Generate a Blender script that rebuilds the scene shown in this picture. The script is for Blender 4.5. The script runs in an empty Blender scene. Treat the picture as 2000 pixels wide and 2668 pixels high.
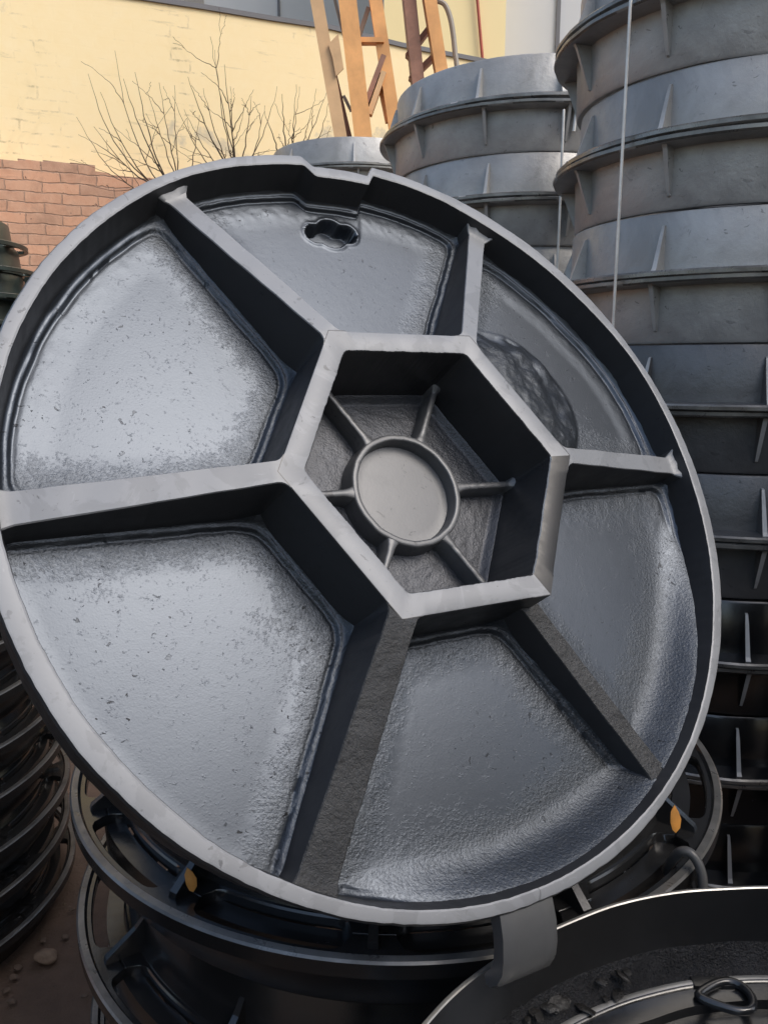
import bpy, bmesh, math, random
import numpy as np
from mathutils import Vector, Matrix, noise
R_ = math.radians
random.seed(7)
scene = bpy.context.scene
C = scene.collection

# ------------------------------------------------------------------ camera
CAM_Z = 1.055
PITCH = R_(10.86)
F_PX = 2023.9                       # focal length in pixels of the 2000 x 2668 photograph
cam_d = bpy.data.cameras.new('camera')
cam = bpy.data.objects.new('camera', cam_d)
C.objects.link(cam)
cam_d.sensor_fit = 'VERTICAL'
cam_d.sensor_height = 36.0
cam_d.lens = 36.0 * F_PX / 2668.0
cam_d.clip_start = 0.02
cam_d.clip_end = 500
cam.location = (0, 0, CAM_Z)
cam.rotation_euler = (math.pi / 2 - PITCH, 0, 0)
scene.camera = cam

# ------------------------------------------------------------------ light
SUN_EL, SUN_AZ = R_(50), R_(128)     # azimuth clockwise from +Y
world = bpy.data.worlds.new("World")
scene.world = world
world.use_nodes = True
wn = world.node_tree.nodes
sky = wn.new('ShaderNodeTexSky')
sky.sky_type = 'NISHITA'
sky.sun_disc = False
sky.sun_elevation = SUN_EL
sky.sun_rotation = SUN_AZ
sky.air_density = 1.3
sky.dust_density = 3.0
world.node_tree.links.new(sky.outputs[0], wn['Background'].inputs[0])
wn['Background'].inputs[1].default_value = 0.145
sun_d = bpy.data.lights.new('sun', 'SUN')
sun_d.energy = 1.05
sun_d.angle = R_(30)
sun_d.color = (1.0, 0.96, 0.9)
sun = bpy.data.objects.new('sun', sun_d)
C.objects.link(sun)
sdir = Vector((math.sin(SUN_AZ) * math.cos(SUN_EL), math.cos(SUN_AZ) * math.cos(SUN_EL), math.sin(SUN_EL)))
sun.rotation_euler = sdir.to_track_quat('Z', 'Y').to_euler()
sun.location = (0, -3, 6)

scene.view_settings.view_transform = 'Standard'
scene.view_settings.look = 'None'
scene.view_settings.exposure = 0.6
scene.view_settings.gamma = 1.0


# ------------------------------------------------------------------ helpers
def at(u, v, y):
    """point of the photograph's pixel (2000 x 2668) at world distance y in front of the camera"""
    a, b = (u - 1000) / F_PX, (v - 1334) / F_PX
    c, s = math.cos(PITCH), math.sin(PITCH)
    d = Vector((a, c - b * s, -s - b * c))
    return Vector((d.x * y / d.y, y, CAM_Z + d.z * y / d.y))


def link(name, me, mat=None, parent=None):
    o = bpy.data.objects.new(name, me)
    C.objects.link(o)
    if mat is not None:
        for m in (mat if isinstance(mat, (list, tuple)) else [mat]):
            me.materials.append(m)
    if parent is not None:
        o.parent = parent
    return o


def mesh(name, verts, faces, smooth=True, auto=40, midx=None):
    me = bpy.data.meshes.new(name)
    me.from_pydata([tuple(map(float, v)) for v in verts], [], [tuple(map(int, f)) for f in faces])
    bm = bmesh.new()
    bm.from_mesh(me)
    if midx is not None:
        for f, i in zip(bm.faces, midx):
            f.material_index = int(i)
    bmesh.ops.remove_doubles(bm, verts=bm.verts, dist=1e-5)
    bmesh.ops.recalc_face_normals(bm, faces=bm.faces)
    for f in bm.faces:
        f.smooth = smooth
    if smooth:
        ca = math.cos(R_(auto))
        for e in bm.edges:
            if len(e.link_faces) == 2 and e.link_faces[0].normal.dot(e.link_faces[1].normal) < ca:
                e.smooth = False
    bm.to_mesh(me)
    bm.free()
    return me


def thing(name, label, cat, loc=(0, 0, 0), rot=(0, 0, 0), group=None):
    o = bpy.data.objects.new(name, None)
    C.objects.link(o)
    o.empty_display_size = 0.1
    o.location = loc
    o.rotation_euler = rot
    return tag(o, label, cat, group)


def tag(o, label, cat, group=None):
    o['label'] = label
    o['category'] = cat
    if group:
        o['group'] = group
    return o


def dup(root, loc, rot, label, group=None):
    r = root.copy()
    C.objects.link(r)
    r.location = loc
    r.rotation_euler = rot
    r['label'] = label
    if group:
        r['group'] = group
    for ch in list(root.children):
        c = ch.copy()
        C.objects.link(c)
        c.parent = r
        for g in ch.children:
            d = g.copy()
            C.objects.link(d)
            d.parent = c
    return r


def n3(x, y, z=0.0, s=1.0):
    return noise.noise(Vector((x * s, y * s, z * s)))


class Geo:
    """collects quads, boxes and tubes into one mesh"""

    def __init__(self):
        self.v, self.f, self.m = [], [], []

    def add(self, vs, fs, mi=0):
        b = len(self.v)
        self.v += [tuple(p) for p in vs]
        self.f += [tuple(i + b for i in f) for f in fs]
        self.m += [mi] * len(fs)

    def grid(self, rows, closed=False, mi=0):
        n = len(rows[0])
        vs = [p for r in rows for p in r]
        fs = []
        for i in range(len(rows) - 1):
            for j in range(n if closed else n - 1):
                k = (j + 1) % n
                fs.append((i * n + j, i * n + k, (i + 1) * n + k, (i + 1) * n + j))
        self.add(vs, fs, mi)

    def box(self, c, size, rot=None, mi=0, taper=1.0):
        sx, sy, sz = [s / 2 for s in size]
        vs = []
        for z in (-1, 1):
            t = taper if z > 0 else 1.0
            for x, y in ((-1, -1), (1, -1), (1, 1), (-1, 1)):
                p = Vector((x * sx * t, y * sy * t, z * sz))
                if rot is not None:
                    p = rot @ p
                vs.append(p + Vector(c))
        self.add(vs, [(0, 3, 2, 1), (4, 5, 6, 7), (0, 1, 5, 4), (1, 2, 6, 5), (2, 3, 7, 6), (3, 0, 4, 7)], mi)

    def beam(self, a, b, w, h, mi=0):
        a, b = Vector(a), Vector(b)
        d = b - a
        q = d.to_track_quat('Z', 'Y').to_matrix()
        self.box((a + b) / 2, (w, h, d.length), q, mi)

    def tube(self, pts, rad, n=8, mi=0, cap=True):
        pts = [Vector(p) for p in pts]
        rads = rad if isinstance(rad, (list, tuple)) else [rad] * len(pts)
        rows = []
        up = Vector((0, 0, 1))
        for i, p in enumerate(pts):
            d = (pts[min(i + 1, len(pts) - 1)] - pts[max(i - 1, 0)]).normalized()
            x = d.cross(up)
            if x.length < 1e-3:
                x = d.cross(Vector((1, 0, 0)))
            x.normalize()
            y = d.cross(x).normalized()
            up = -y if False else up
            rows.append([p + rads[i] * (x * math.cos(t) + y * math.sin(t)) for t in
                         [2 * math.pi * k / n for k in range(n)]])
        self.grid(rows, True, mi)
        if cap:
            b = len(self.v) - n * len(rows)
            self.f.append(tuple(b + k for k in range(n)))
            self.m.append(mi)
            self.f.append(tuple(len(self.v) - n + k for k in reversed(range(n))))
            self.m.append(mi)

    def lathe(self, prof, n=96, a0=0.0, a1=2 * math.pi, closed_prof=True, mi=0, jit=0.0, seed=0):
        full = abs(a1 - a0 - 2 * math.pi) < 1e-6
        pr = list(prof) + ([prof[0]] if closed_prof else [])
        m = n if full else n + 1
        rows = []
        for (r, z) in pr:
            row = []
            for k in range(m):
                a = a0 + (a1 - a0) * k / n
                rr = r + (jit * n3(math.cos(a) * 6 + seed, math.sin(a) * 6, z * 20 + seed) if jit else 0)
                row.append((rr * math.cos(a), rr * math.sin(a), z))
            rows.append(row)
        self.grid(rows, full, mi)

    def obj(self, name, mat, parent=None, smooth=True, auto=40):
        me = mesh(name, self.v, self.f, smooth, auto, self.m)
        return link(name, me, mat, parent)


# ------------------------------------------------------------------ materials
def nodes(name):
    m = bpy.data.materials.new(name)
    m.use_nodes = True
    nt = m.node_tree
    b = nt.nodes['Principled BSDF']
    return m, nt, b


def N(nt, typ, **kw):
    n = nt.nodes.new(typ)
    for k, v in kw.items():
        if k in n.inputs:
            n.inputs[k].default_value = v
        else:
            setattr(n, k, v)
    return n


def ramp(nt, src, stops):
    r = nt.nodes.new('ShaderNodeValToRGB')
    nt.links.new(src, r.inputs[0])
    e = r.color_ramp.elements
    while len(e) < len(stops):
        e.new(0.5)
    for i, (p, c) in enumerate(stops):
        e[i].position = p
        e[i].color = (c, c, c, 1) if isinstance(c, (int, float)) else (*c, 1)
    return r.outputs[0]


def noise_tex(nt, scale, detail=6, rough=0.6, dist=0.0, coord='Object', vec=None):
    t = N(nt, 'ShaderNodeTexNoise', Scale=scale, Detail=detail, Roughness=rough, Distortion=dist)
    if vec is None:
        tc = nt.nodes.new('ShaderNodeTexCoord')
        vec = tc.outputs[coord]
    nt.links.new(vec, t.inputs['Vector'])
    return t.outputs['Fac']


def mix(nt, fac, a, b):
    m = nt.nodes.new('ShaderNodeMix')
    m.data_type = 'RGBA'
    for i, v in ((0, fac), (6, a), (7, b)):
        if hasattr(v, 'is_output'):
            nt.links.new(v, m.inputs[i])
        elif isinstance(v, (int, float)):
            m.inputs[i].default_value = v if i == 0 else (v, v, v, 1)
        else:
            m.inputs[i].default_value = (*v, 1)
    return m.outputs[2]


def math_n(nt, op, a, b=0.0):
    m = nt.nodes.new('ShaderNodeMath')
    m.operation = op
    for i, v in ((0, a), (1, b)):
        if hasattr(v, 'is_output'):
            nt.links.new(v, m.inputs[i])
        else:
            m.inputs[i].default_value = v
    return m.outputs[0]


def bump(nt, b, h, strength, dist):
    n = nt.nodes.new('ShaderNodeBump')
    n.inputs['Strength'].default_value = strength
    n.inputs['Distance'].default_value = dist
    nt.links.new(h, n.inputs['Height'])
    nt.links.new(n.outputs[0], b.inputs['Normal'])


def cast_iron(name, col, metal, rough, spot=0.35, scale=1.0, bstr=0.35, bdist=0.002, fleck=0.5, var=0.35, spec=0.5, rvar=0.12, grain=0.0, pits=0.0, patch=0.0):
    m, nt, b = nodes(name)
    big = noise_tex(nt, 9 * scale, 8, 0.65, 0.6)
    fine = noise_tex(nt, 160 * scale, 6, 0.7)
    mid = noise_tex(nt, 38 * scale, 8, 0.7, 0.3)
    dark = tuple(c * (1 - var) for c in col)
    lite = tuple(min(1, c * (1 + var * 0.6)) for c in col)
    c1 = mix(nt, ramp(nt, big, [(0.33, 0.0), (0.68, 1.0)]), dark, lite)
    c2 = mix(nt, math_n(nt, 'MULTIPLY', ramp(nt, mid, [(0.6, 0.0), (0.75, 1.0)]), spot), c1, tuple(c * 0.35 for c in col))
    c3 = mix(nt, math_n(nt, 'MULTIPLY', ramp(nt, fine, [(0.66, 0.0), (0.72, 1.0)]), fleck), c2, tuple(c * 0.2 for c in col))
    if patch:
        pa = noise_tex(nt, 16 * scale, 10, 0.62, 1.2)
        c3 = mix(nt, math_n(nt, 'MULTIPLY', ramp(nt, pa, [(0.52, 0.0), (0.545, 1.0)]), patch), c3, tuple(c * 0.45 for c in col))
        sc_ = noise_tex(nt, 55 * scale, 8, 0.7, 2.0)
        c3 = mix(nt, math_n(nt, 'MULTIPLY', ramp(nt, sc_, [(0.63, 0.0), (0.65, 1.0)]), patch), c3, tuple(min(1, c * 1.5) for c in col))
    if pits:
        pt = noise_tex(nt, 95 * scale, 4, 0.55, 0.8)
        zone = noise_tex(nt, 7 * scale, 6, 0.7, 0.5)
        pm = math_n(nt, 'MULTIPLY', ramp(nt, pt, [(0.655, 0.0), (0.675, 1.0)]), ramp(nt, zone, [(0.42, 0.0), (0.6, 1.0)]))
        c3 = mix(nt, math_n(nt, 'MULTIPLY', pm, pits), c3, (0.012, 0.012, 0.013))
    nt.links.new(c3, b.inputs['Base Color'])
    b.inputs['Metallic'].default_value = metal
    b.inputs['Specular IOR Level'].default_value = spec
    rr = N(nt, 'ShaderNodeMapRange')
    nt.links.new(mid, rr.inputs[0])
    rr.inputs[1].default_value, rr.inputs[2].default_value = 0.3, 0.75
    rr.inputs[3].default_value, rr.inputs[4].default_value = max(0.05, rough - rvar * 0.8), min(1, rough + rvar * 1.2)
    nt.links.new(rr.outputs[0], b.inputs['Roughness'])
    h = math_n(nt, 'ADD', math_n(nt, 'MULTIPLY', fine, 0.5), mid)
    if grain:
        h = math_n(nt, 'ADD', math_n(nt, 'MULTIPLY', noise_tex(nt, 420, 3, 0.6), grain), math_n(nt, 'MULTIPLY', h, 0.35))
    bump(nt, b, h, bstr, bdist)
    return m




def panel_mat():
    """bitumen-coated casting: smooth skin that turns into gritty sand-cast skin where the mesh's grit attribute says so"""
    m, nt, b = nodes('cast_panel')
    at_ = nt.nodes.new('ShaderNodeAttribute')
    at_.attribute_name = 'grit'
    big = noise_tex(nt, 6, 6, 0.6, 0.6)
    mid = noise_tex(nt, 70, 8, 0.7, 0.3)
    fine = noise_tex(nt, 420, 4, 0.6)
    fine2 = noise_tex(nt, 700, 3, 0.6)
    gm = math_n(nt, 'ADD', at_.outputs['Fac'], math_n(nt, 'MULTIPLY', math_n(nt, 'SUBTRACT', mid, 0.5), 0.7))
    gm = math_n(nt, 'ADD', gm, math_n(nt, 'MULTIPLY', math_n(nt, 'SUBTRACT', fine, 0.5), 0.8))
    g = ramp(nt, gm, [(0.12, 0.0), (0.95, 1.0)])
    smooth = mix(nt, ramp(nt, big, [(0.3, 0.0), (0.7, 1.0)]), (0.067, 0.0765, 0.092), (0.075, 0.0855, 0.102))
    col = mix(nt, g, smooth, (0.058, 0.064, 0.072))
    # pin holes, gathered in loose clusters
    pt = noise_tex(nt, 190, 3, 0.5, 0.6)
    zone = noise_tex(nt, 11, 6, 0.7, 0.5)
    pm = math_n(nt, 'MULTIPLY', ramp(nt, pt, [(0.665, 0.0), (0.685, 1.0)]), ramp(nt, zone, [(0.46, 0.0), (0.62, 1.0)]))
    col = mix(nt, math_n(nt, 'MULTIPLY', pm, 0.9), col, (0.012, 0.012, 0.013))
    nt.links.new(col, b.inputs['Base Color'])
    b.inputs['Metallic'].default_value = 0.85
    rg = N(nt, 'ShaderNodeMapRange')
    nt.links.new(g, rg.inputs[0])
    rg.inputs[3].default_value, rg.inputs[4].default_value = 0.37, 0.46
    nt.links.new(rg.outputs[0], b.inputs['Roughness'])
    h = math_n(nt, 'ADD', math_n(nt, 'MULTIPLY', fine2, 0.12), math_n(nt, 'MULTIPLY', fine, 0.10))
    h = math_n(nt, 'ADD', h, math_n(nt, 'MULTIPLY', g, math_n(nt, 'ADD', math_n(nt, 'MULTIPLY', fine, 1.1), math_n(nt, 'MULTIPLY', mid, 0.25))))
    h = math_n(nt, 'SUBTRACT', h, math_n(nt, 'MULTIPLY', pm, 0.5))
    bump(nt, b, h, 0.45, 0.0012)
    return m


M_panel = panel_mat()
M_boss = cast_iron('cast_boss', (0.12, 0.122, 0.128), 0.7, 0.36, spot=0.6, bstr=0.7, bdist=0.005, fleck=0.6, pits=0.6)
M_rough = cast_iron('cast_rough', (0.06, 0.0615, 0.064), 0.4, 0.42, spot=0.6, bstr=0.9, bdist=0.005, scale=0.9, pits=0.6)
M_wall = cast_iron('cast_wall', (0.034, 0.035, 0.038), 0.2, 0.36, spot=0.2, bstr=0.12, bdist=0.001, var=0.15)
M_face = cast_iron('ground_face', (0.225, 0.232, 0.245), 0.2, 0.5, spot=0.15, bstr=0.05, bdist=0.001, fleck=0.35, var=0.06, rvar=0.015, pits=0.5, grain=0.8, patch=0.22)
M_outer = cast_iron('cast_black', (0.02, 0.02, 0.021), 0.0, 0.4, spot=0.2, bstr=0.15, bdist=0.001)
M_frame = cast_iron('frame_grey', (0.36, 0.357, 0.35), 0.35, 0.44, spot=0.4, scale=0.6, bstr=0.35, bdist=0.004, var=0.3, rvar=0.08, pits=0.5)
M_frame_shaded = cast_iron('frame_grey_shaded', (0.12, 0.12, 0.122), 0.4, 0.36, spot=0.4, scale=0.6, bstr=0.35, bdist=0.004, var=0.3, rvar=0.08, pits=0.5)  # shaded copy of the grey frame iron for the stack's middle rings
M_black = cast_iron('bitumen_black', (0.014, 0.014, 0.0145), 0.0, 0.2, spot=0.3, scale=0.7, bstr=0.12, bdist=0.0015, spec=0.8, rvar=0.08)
M_worn = cast_iron('worn_edge', (0.42, 0.41, 0.39), 0.6, 0.35, spot=0.5, scale=1.2, bstr=0.3, bdist=0.001)
M_rib_edge = cast_iron('gusset_edge', (0.42, 0.415, 0.405), 0.3, 0.45, spot=0.3, scale=1.2, bstr=0.2, bdist=0.001, var=0.2)
M_edge = cast_iron('rubbed_edge', (0.20, 0.195, 0.185), 0.6, 0.32, spot=0.6, scale=1.2, bstr=0.2, bdist=0.001, var=0.5)


def simple(name, col, rough=0.6, metal=0.0, var=0.2, scale=8.0, bstr=0.2, coord='Object'):
    m, nt, b = nodes(name)
    f = noise_tex(nt, scale, 8, 0.65, 0.3, coord)
    c = mix(nt, ramp(nt, f, [(0.3, 0.0), (0.7, 1.0)]), tuple(x * (1 - var) for x in col), tuple(min(1, x * (1 + var)) for x in col))
    nt.links.new(c, b.inputs['Base Color'])
    b.inputs['Roughness'].default_value = rough
    b.inputs['Metallic'].default_value = metal
    if bstr:
        bump(nt, b, f, bstr, 0.01)
    return m


M_orange = simple('crane_orange', (0.72, 0.36, 0.13), 0.5, 0.0, 0.22, 7, 0.15)
M_orange_dk = simple('crane_rust', (0.26, 0.14, 0.10), 0.7, 0.0, 0.5, 5, 0.1)
M_pale = simple('crane_pale', (0.60, 0.38, 0.2), 0.6, 0.0, 0.2, 5, 0.1)
M_twig = simple('twig_bark', (0.075, 0.05, 0.03), 0.8, 0, 0.4, 30, 0)
M_leaf = simple('orange_leaf', (0.48, 0.21, 0.04), 0.6, 0, 0.25, 60, 0.1)
M_clad = simple('grey_cladding', (0.52, 0.53, 0.54), 0.85, 0.0, 0.05, 0.7, 0.0)
M_seam = simple('cladding_seam', (0.12, 0.12, 0.13), 0.6, 0, 0.1, 3, 0)
M_brown = simple('brown_panel', (0.27, 0.25, 0.22), 0.6, 0, 0.15, 3, 0)
M_steel = simple('tie_steel', (0.55, 0.54, 0.52), 0.4, 0.5, 0.2, 20, 0)
M_hose = simple('rubber_hose', (0.07, 0.07, 0.07), 0.4, 0, 0.2, 30, 0)
M_green = simple('green_iron', (0.025, 0.035, 0.031), 0.35, 0.1, 0.4, 12, 0.1)
M_pink = simple('pink_brick', (0.45, 0.25, 0.22), 0.8, 0, 0.2, 30, 0.3)


def soil_mat():
    m, nt, b = nodes('brown_soil')
    a = noise_tex(nt, 3.5, 10, 0.7, 0.4)
    f = noise_tex(nt, 60, 8, 0.75)
    c = mix(nt, ramp(nt, a, [(0.3, 0.0), (0.7, 1.0)]), (0.085, 0.058, 0.042), (0.20, 0.13, 0.09))
    c = mix(nt, math_n(nt, 'MULTIPLY', ramp(nt, f, [(0.62, 0.0), (0.7, 1.0)]), 0.6), c, (0.26, 0.2, 0.15))
    nt.links.new(c, b.inputs['Base Color'])
    b.inputs['Roughness'].default_value = 0.9
    bump(nt, b, math_n(nt, 'ADD', a, f), 0.8, 0.02)
    return m


def brick_mat(name, c1, c2, mortar, bw, bh, mort, msmooth, stain, paint=0.0):
    m, nt, b = nodes(name)
    tc = nt.nodes.new('ShaderNodeTexCoord')
    sep = nt.nodes.new('ShaderNodeSeparateXYZ')
    nt.links.new(tc.outputs['Object'], sep.inputs[0])
    comb = nt.nodes.new('ShaderNodeCombineXYZ')
    w = noise_tex(nt, 9, 5, 0.65)
    nt.links.new(math_n(nt, 'ADD', sep.outputs[0], math_n(nt, 'MULTIPLY', w, 0.035)), comb.inputs[0])
    nt.links.new(math_n(nt, 'ADD', sep.outputs[2], math_n(nt, 'MULTIPLY', w, 0.035)), comb.inputs[1])
    br = N(nt, 'ShaderNodeTexBrick', Scale=1.0)
    br.inputs['Brick Width'].default_value = bw
    br.inputs['Row Height'].default_value = bh
    br.inputs['Mortar Size'].default_value = mort
    br.inputs['Mortar Smooth'].default_value = msmooth
    br.inputs['Color1'].default_value = (*c1, 1)
    br.inputs['Color2'].default_value = (*c2, 1)
    br.inputs['Mortar'].default_value = (*mortar, 1)
    br.inputs['Bias'].default_value = -0.1
    nt.links.new(comb.outputs[0], br.inputs['Vector'])
    big = noise_tex(nt, 1.7, 8, 0.7, 0.5)
    mid = noise_tex(nt, 14, 8, 0.75, 0.4)
    col = br.outputs['Color']
    if paint:
        # coat of paint: joints show only here and there
        show = ramp(nt, big, [(0.5, 0.0), (0.66, 1.0)])
        show = math_n(nt, 'MULTIPLY', show, ramp(nt, mid, [(0.46, 0.0), (0.58, 1.0)]))
        joint = math_n(nt, 'MULTIPLY', math_n(nt, 'MULTIPLY', br.outputs['Fac'], show), 0.85)
        base = mix(nt, ramp(nt, mid, [(0.3, 0.0), (0.75, 1.0)]), c1, c2)
        col = mix(nt, joint, base, mortar)
    col = mix(nt, math_n(nt, 'MULTIPLY', ramp(nt, big, [(0.56, 0.0), (0.72, 1.0)]), 0.55), col, stain)
    st = nt.nodes.new('ShaderNodeMapping')
    st.inputs['Scale'].default_value = (2.2, 1, 26.0)
    nt.links.new(tc.outputs['Object'], st.inputs['Vector'])
    streak = noise_tex(nt, 1.0, 8, 0.75, 0.3, vec=st.outputs[0])
    zone2 = noise_tex(nt, 0.9, 6, 0.65, 0.4)
    sm = math_n(nt, 'MULTIPLY', ramp(nt, streak, [(0.60, 0.0), (0.66, 1.0)]), ramp(nt, zone2, [(0.42, 0.0), (0.60, 1.0)]))
    col = mix(nt, math_n(nt, 'MULTIPLY', sm, 0.42 if paint else 0.55), col, (0.32, 0.27, 0.17) if paint else (0.15, 0.09, 0.07))
    if paint:
        # paint gone to bare grey render in a few patches, greenish damp elsewhere
        bare = noise_tex(nt, 1.25, 9, 0.6, 0.8)
        col = mix(nt, math_n(nt, 'MULTIPLY', ramp(nt, bare, [(0.64, 0.0), (0.67, 1.0)]), 0.7), col, (0.50, 0.44, 0.33))
        col = mix(nt, math_n(nt, 'MULTIPLY', ramp(nt, zone2, [(0.2, 1.0), (0.42, 0.0)]), 0.35), col, (0.70, 0.66, 0.30))
    else:
        col = mix(nt, math_n(nt, 'MULTIPLY', ramp(nt, mid, [(0.35, 0.0), (0.7, 1.0)]), 0.45), col, (0.70, 0.46, 0.32))
        col = mix(nt, math_n(nt, 'MULTIPLY', ramp(nt, noise_tex(nt, 5, 8, 0.7, 1.0), [(0.5, 0.0), (0.7, 1.0)]), 0.5), col, (0.26, 0.15, 0.10))
        hole = noise_tex(nt, 34, 3, 0.5, 0.5)
        col = mix(nt, math_n(nt, 'MULTIPLY', ramp(nt, hole, [(0.70, 0.0), (0.72, 1.0)]), 0.85), col, (0.05, 0.03, 0.025))
    nt.links.new(col, b.inputs['Base Color'])
    b.inputs['Roughness'].default_value = 0.85
    h = math_n(nt, 'SUBTRACT', math_n(nt, 'MULTIPLY', mid, 0.5), br.outputs['Fac'])
    bump(nt, b, h, 0.07 if paint else 0.7, 0.012)
    return m


M_soil = soil_mat()
M_brick = brick_mat('old_brick', (0.62, 0.32, 0.195), (0.42, 0.235, 0.155), (0.36, 0.22, 0.155), 0.17, 0.050, 0.004, 0.6, (0.36, 0.23, 0.16))
M_yellow = brick_mat('yellow_paint', (0.84, 0.67, 0.38), (0.86, 0.71, 0.44), (0.22, 0.17, 0.1), 0.19, 0.054, 0.005, 0.2,
                     (0.62, 0.5, 0.27), paint=1.0)
M_yellow2 = simple('pale_yellow_render', (0.86, 0.70, 0.38), 0.8, 0, 0.04, 0.8, 0.05)

# ------------------------------------------------------------------ ground
g = Geo()
rows = []
xs = np.concatenate([np.linspace(-120, -3, 14), np.linspace(-2.8, 2.8, 70), np.linspace(3, 120, 14)])
ys = np.concatenate([np.linspace(-120, -1.2, 12), np.linspace(-1, 4.5, 70), np.linspace(5, 200, 16)])
for y in ys:
    rows.append([(x, y, -0.012 + (0.012 * n3(x, y, 0, 3.5) + 0.006 * n3(x, y, 4, 14) if abs(x) < 3 and -1 < y < 4.6 else 0)) for x in xs])
g.grid(rows)
gr = g.obj('ground', M_soil)
gr['kind'] = 'structure'


# ------------------------------------------------------------------ the leaning cover (the subject)
DISC_R = Matrix(((0.902722662, 0.000891703129, 0.430222037),
                 (0.353621082, 0.568022822, -0.743170373),
                 (-0.245038623, 0.823012319, 0.512451749)))
DISC_T = Vector((0.03501187, 0.69582983, -0.10092721 + CAM_Z))
cover = thing('manhole_cover', 'large round cast iron manhole cover leaning on edge with its hexagon ribbed underside facing out',
              'manhole cover')
cover.matrix_world = Matrix.Translation(DISC_T) @ DISC_R.to_4x4()

RO = 0.36
RIN = [(-180, .3472), (-165, .3455), (-150, .3435), (-130, .3435), (-112, .3470), (-94, .3487), (-66, .3489), (-40, .3505), (-14, .3472),
       (13, .346), (35, .3490), (55, .344), (72, .343), (90, .3465), (118, .3471), (131, .349), (152, .347), (172, .3474), (180, .3472)]


def rin(a):
    """inner radius of the rim's face at angle a in degrees"""
    a = (a + 180) % 360 - 180
    for (a0, r0), (a1, r1) in zip(RIN, RIN[1:]):
        if a0 <= a <= a1:
            t = (a - a0) / (a1 - a0)
            t = t * t * (3 - 2 * t)
            r = r0 + (r1 - r0) * t
            break
    return r - notch(a) * 0.012


def sstep(x, a, b):
    t = min(1, max(0, (x - a) / (b - a)))
    return t * t * (3 - 2 * t)


def notch(a):
    return sstep(a, 98.5, 99.6) * (1 - sstep(a, 109.5, 112.0))


FLOOR = -0.042
HEX = [135.5 - 60 * k for k in range(6)]     # directions of the six ribs and of the hexagon's corners
HIN, HOUT = 0.1105, 0.1305                   # apothems of the hexagon wall at its top
HTOP = 0.031

# rim
g = Geo()
NR = 720
prof_rows = [[] for _ in range(8)]
for k in range(NR):
    a = 360 * k / NR
    ca, sa = math.cos(R_(a)), math.sin(R_(a))
    nt_ = notch(a)
    jit = 0.0007 * n3(ca * 9, sa * 9, 1.0) + 0.0005 * n3(ca * 40, sa * 40, 2.0)
    ro = RO - nt_ * 0.011 + jit
    ri = rin(a) + 0.0004 * n3(ca * 14, sa * 14, 5.0) + 0.0004 * n3(ca * 50, sa * 50, 6.0)
    zt = 0.0002 * n3(ca * 8, sa * 8, 7.0) - nt_ * 0.002
    ps = [(ro - 0.004, -0.075), (ro, -0.003 + zt), (ro - 0.0015, zt - 0.0004), (ro - 0.003, zt), (ri + 0.002, zt), (ri + 0.0006, zt - 0.0006),
          (ri, -0.0025 + zt), (ri - 0.005, -0.05)]
    for row, (r, z) in zip(prof_rows, ps):
        row.append((r * ca, r * sa, z))
for i in range(7):
    g.grid(prof_rows[i:i + 2], True, 1 if i in (2, 3, 4) else (2 if i == 0 else 0))
g.obj('rim', [M_wall, M_face, M_outer], cover, auto=22)

# back plate
g = Geo()
g.lathe([(0.0, -0.061), (0.352, -0.061), (0.352, -0.0735), (0.0, -0.0735)], 96)
g.obj('back_plate', M_outer, cover)


# hexagon wall, one segment per side, flush at the corners
def hex_wall(k):
    a0, a1 = HEX[k], HEX[k] - 60
    am = (a0 + a1) / 2
    n = Vector((math.cos(R_(am)), math.sin(R_(am)), 0))
    t = Vector((-n.y, n.x, 0))
    g = Geo()
    cols = 84
    rows = [[] for _ in range(8)]
    half_in = HIN * math.tan(R_(30))
    half_out = HOUT * math.tan(R_(30))
    rf = 0.009
    for j in range(cols + 1):
        s = -1 + 2 * j / cols
        # inner contour with rounded corners
        def inner(ap):
            hi = ap * math.tan(R_(30))
            x, d = s * hi, ap
            e = rf * math.tan(R_(30))
            over = abs(x) - (hi - e)
            if over > 0:
                d = ap - rf + math.sqrt(max(0, rf * rf - (over * rf * 0.5 / e) ** 2))
                x = math.copysign(d * math.tan(R_(30)) if abs(s) == 1 else abs(x), x)
            return x, d
        wob = 0.0006 * n3(s * 5, k * 3.1, 0) + 0.0004 * n3(s * 23, k * 3.1, 4)
        xi, di = inner(HIN)
        xb, db = inner(HIN - 0.0035)
        xo = s * half_out
        zt = HTOP + 0.00015 * n3(s * 4, k, 9)
        dz = wob if abs(s) < 0.97 else 0
        so = 1 + 0.006 / HOUT
        if abs(s) == 1:
            zt = HTOP
        def sc(q):
            return (di + q) / di
        def so_(q):
            return (HOUT - q) / HOUT
        dT = 0.0165 if not (k == 2 or k == 3) else 0.019
        cf = sstep(half_out - abs(xo), dT * 0.95, dT * 1.2)
        P = [(xb, db, -0.056), (xi, di + dz, zt - 0.0016), (xi * sc(0.0007), di + 0.0007 + dz, zt - 0.0004), (xi * sc(0.0018), di + 0.0018 + dz, zt),
             (xo * so_(0.0018), HOUT - 0.0018, zt), (xo * so_(0.0007), HOUT - 0.0007, zt - 0.0004 * cf), (xo, HOUT, zt - 0.0016 * cf), (xo * so, HOUT * so, -0.05)]
        for row, (x, d, z) in zip(rows, P):
            row.append(tuple(t * x + n * d + Vector((0, 0, z))))
    for i in range(7):
        g.grid(rows[i:i + 2], False, 2 if (k == 2 and i == 1) else (1 if i in (2, 3, 4) else 0))
    face = M_outer if k == 2 else M_face
    return g.obj('hexagon_wall', [M_wall, face, M_worn], cover, auto=22)


for k in range(6):
    hex_wall(k)

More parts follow.
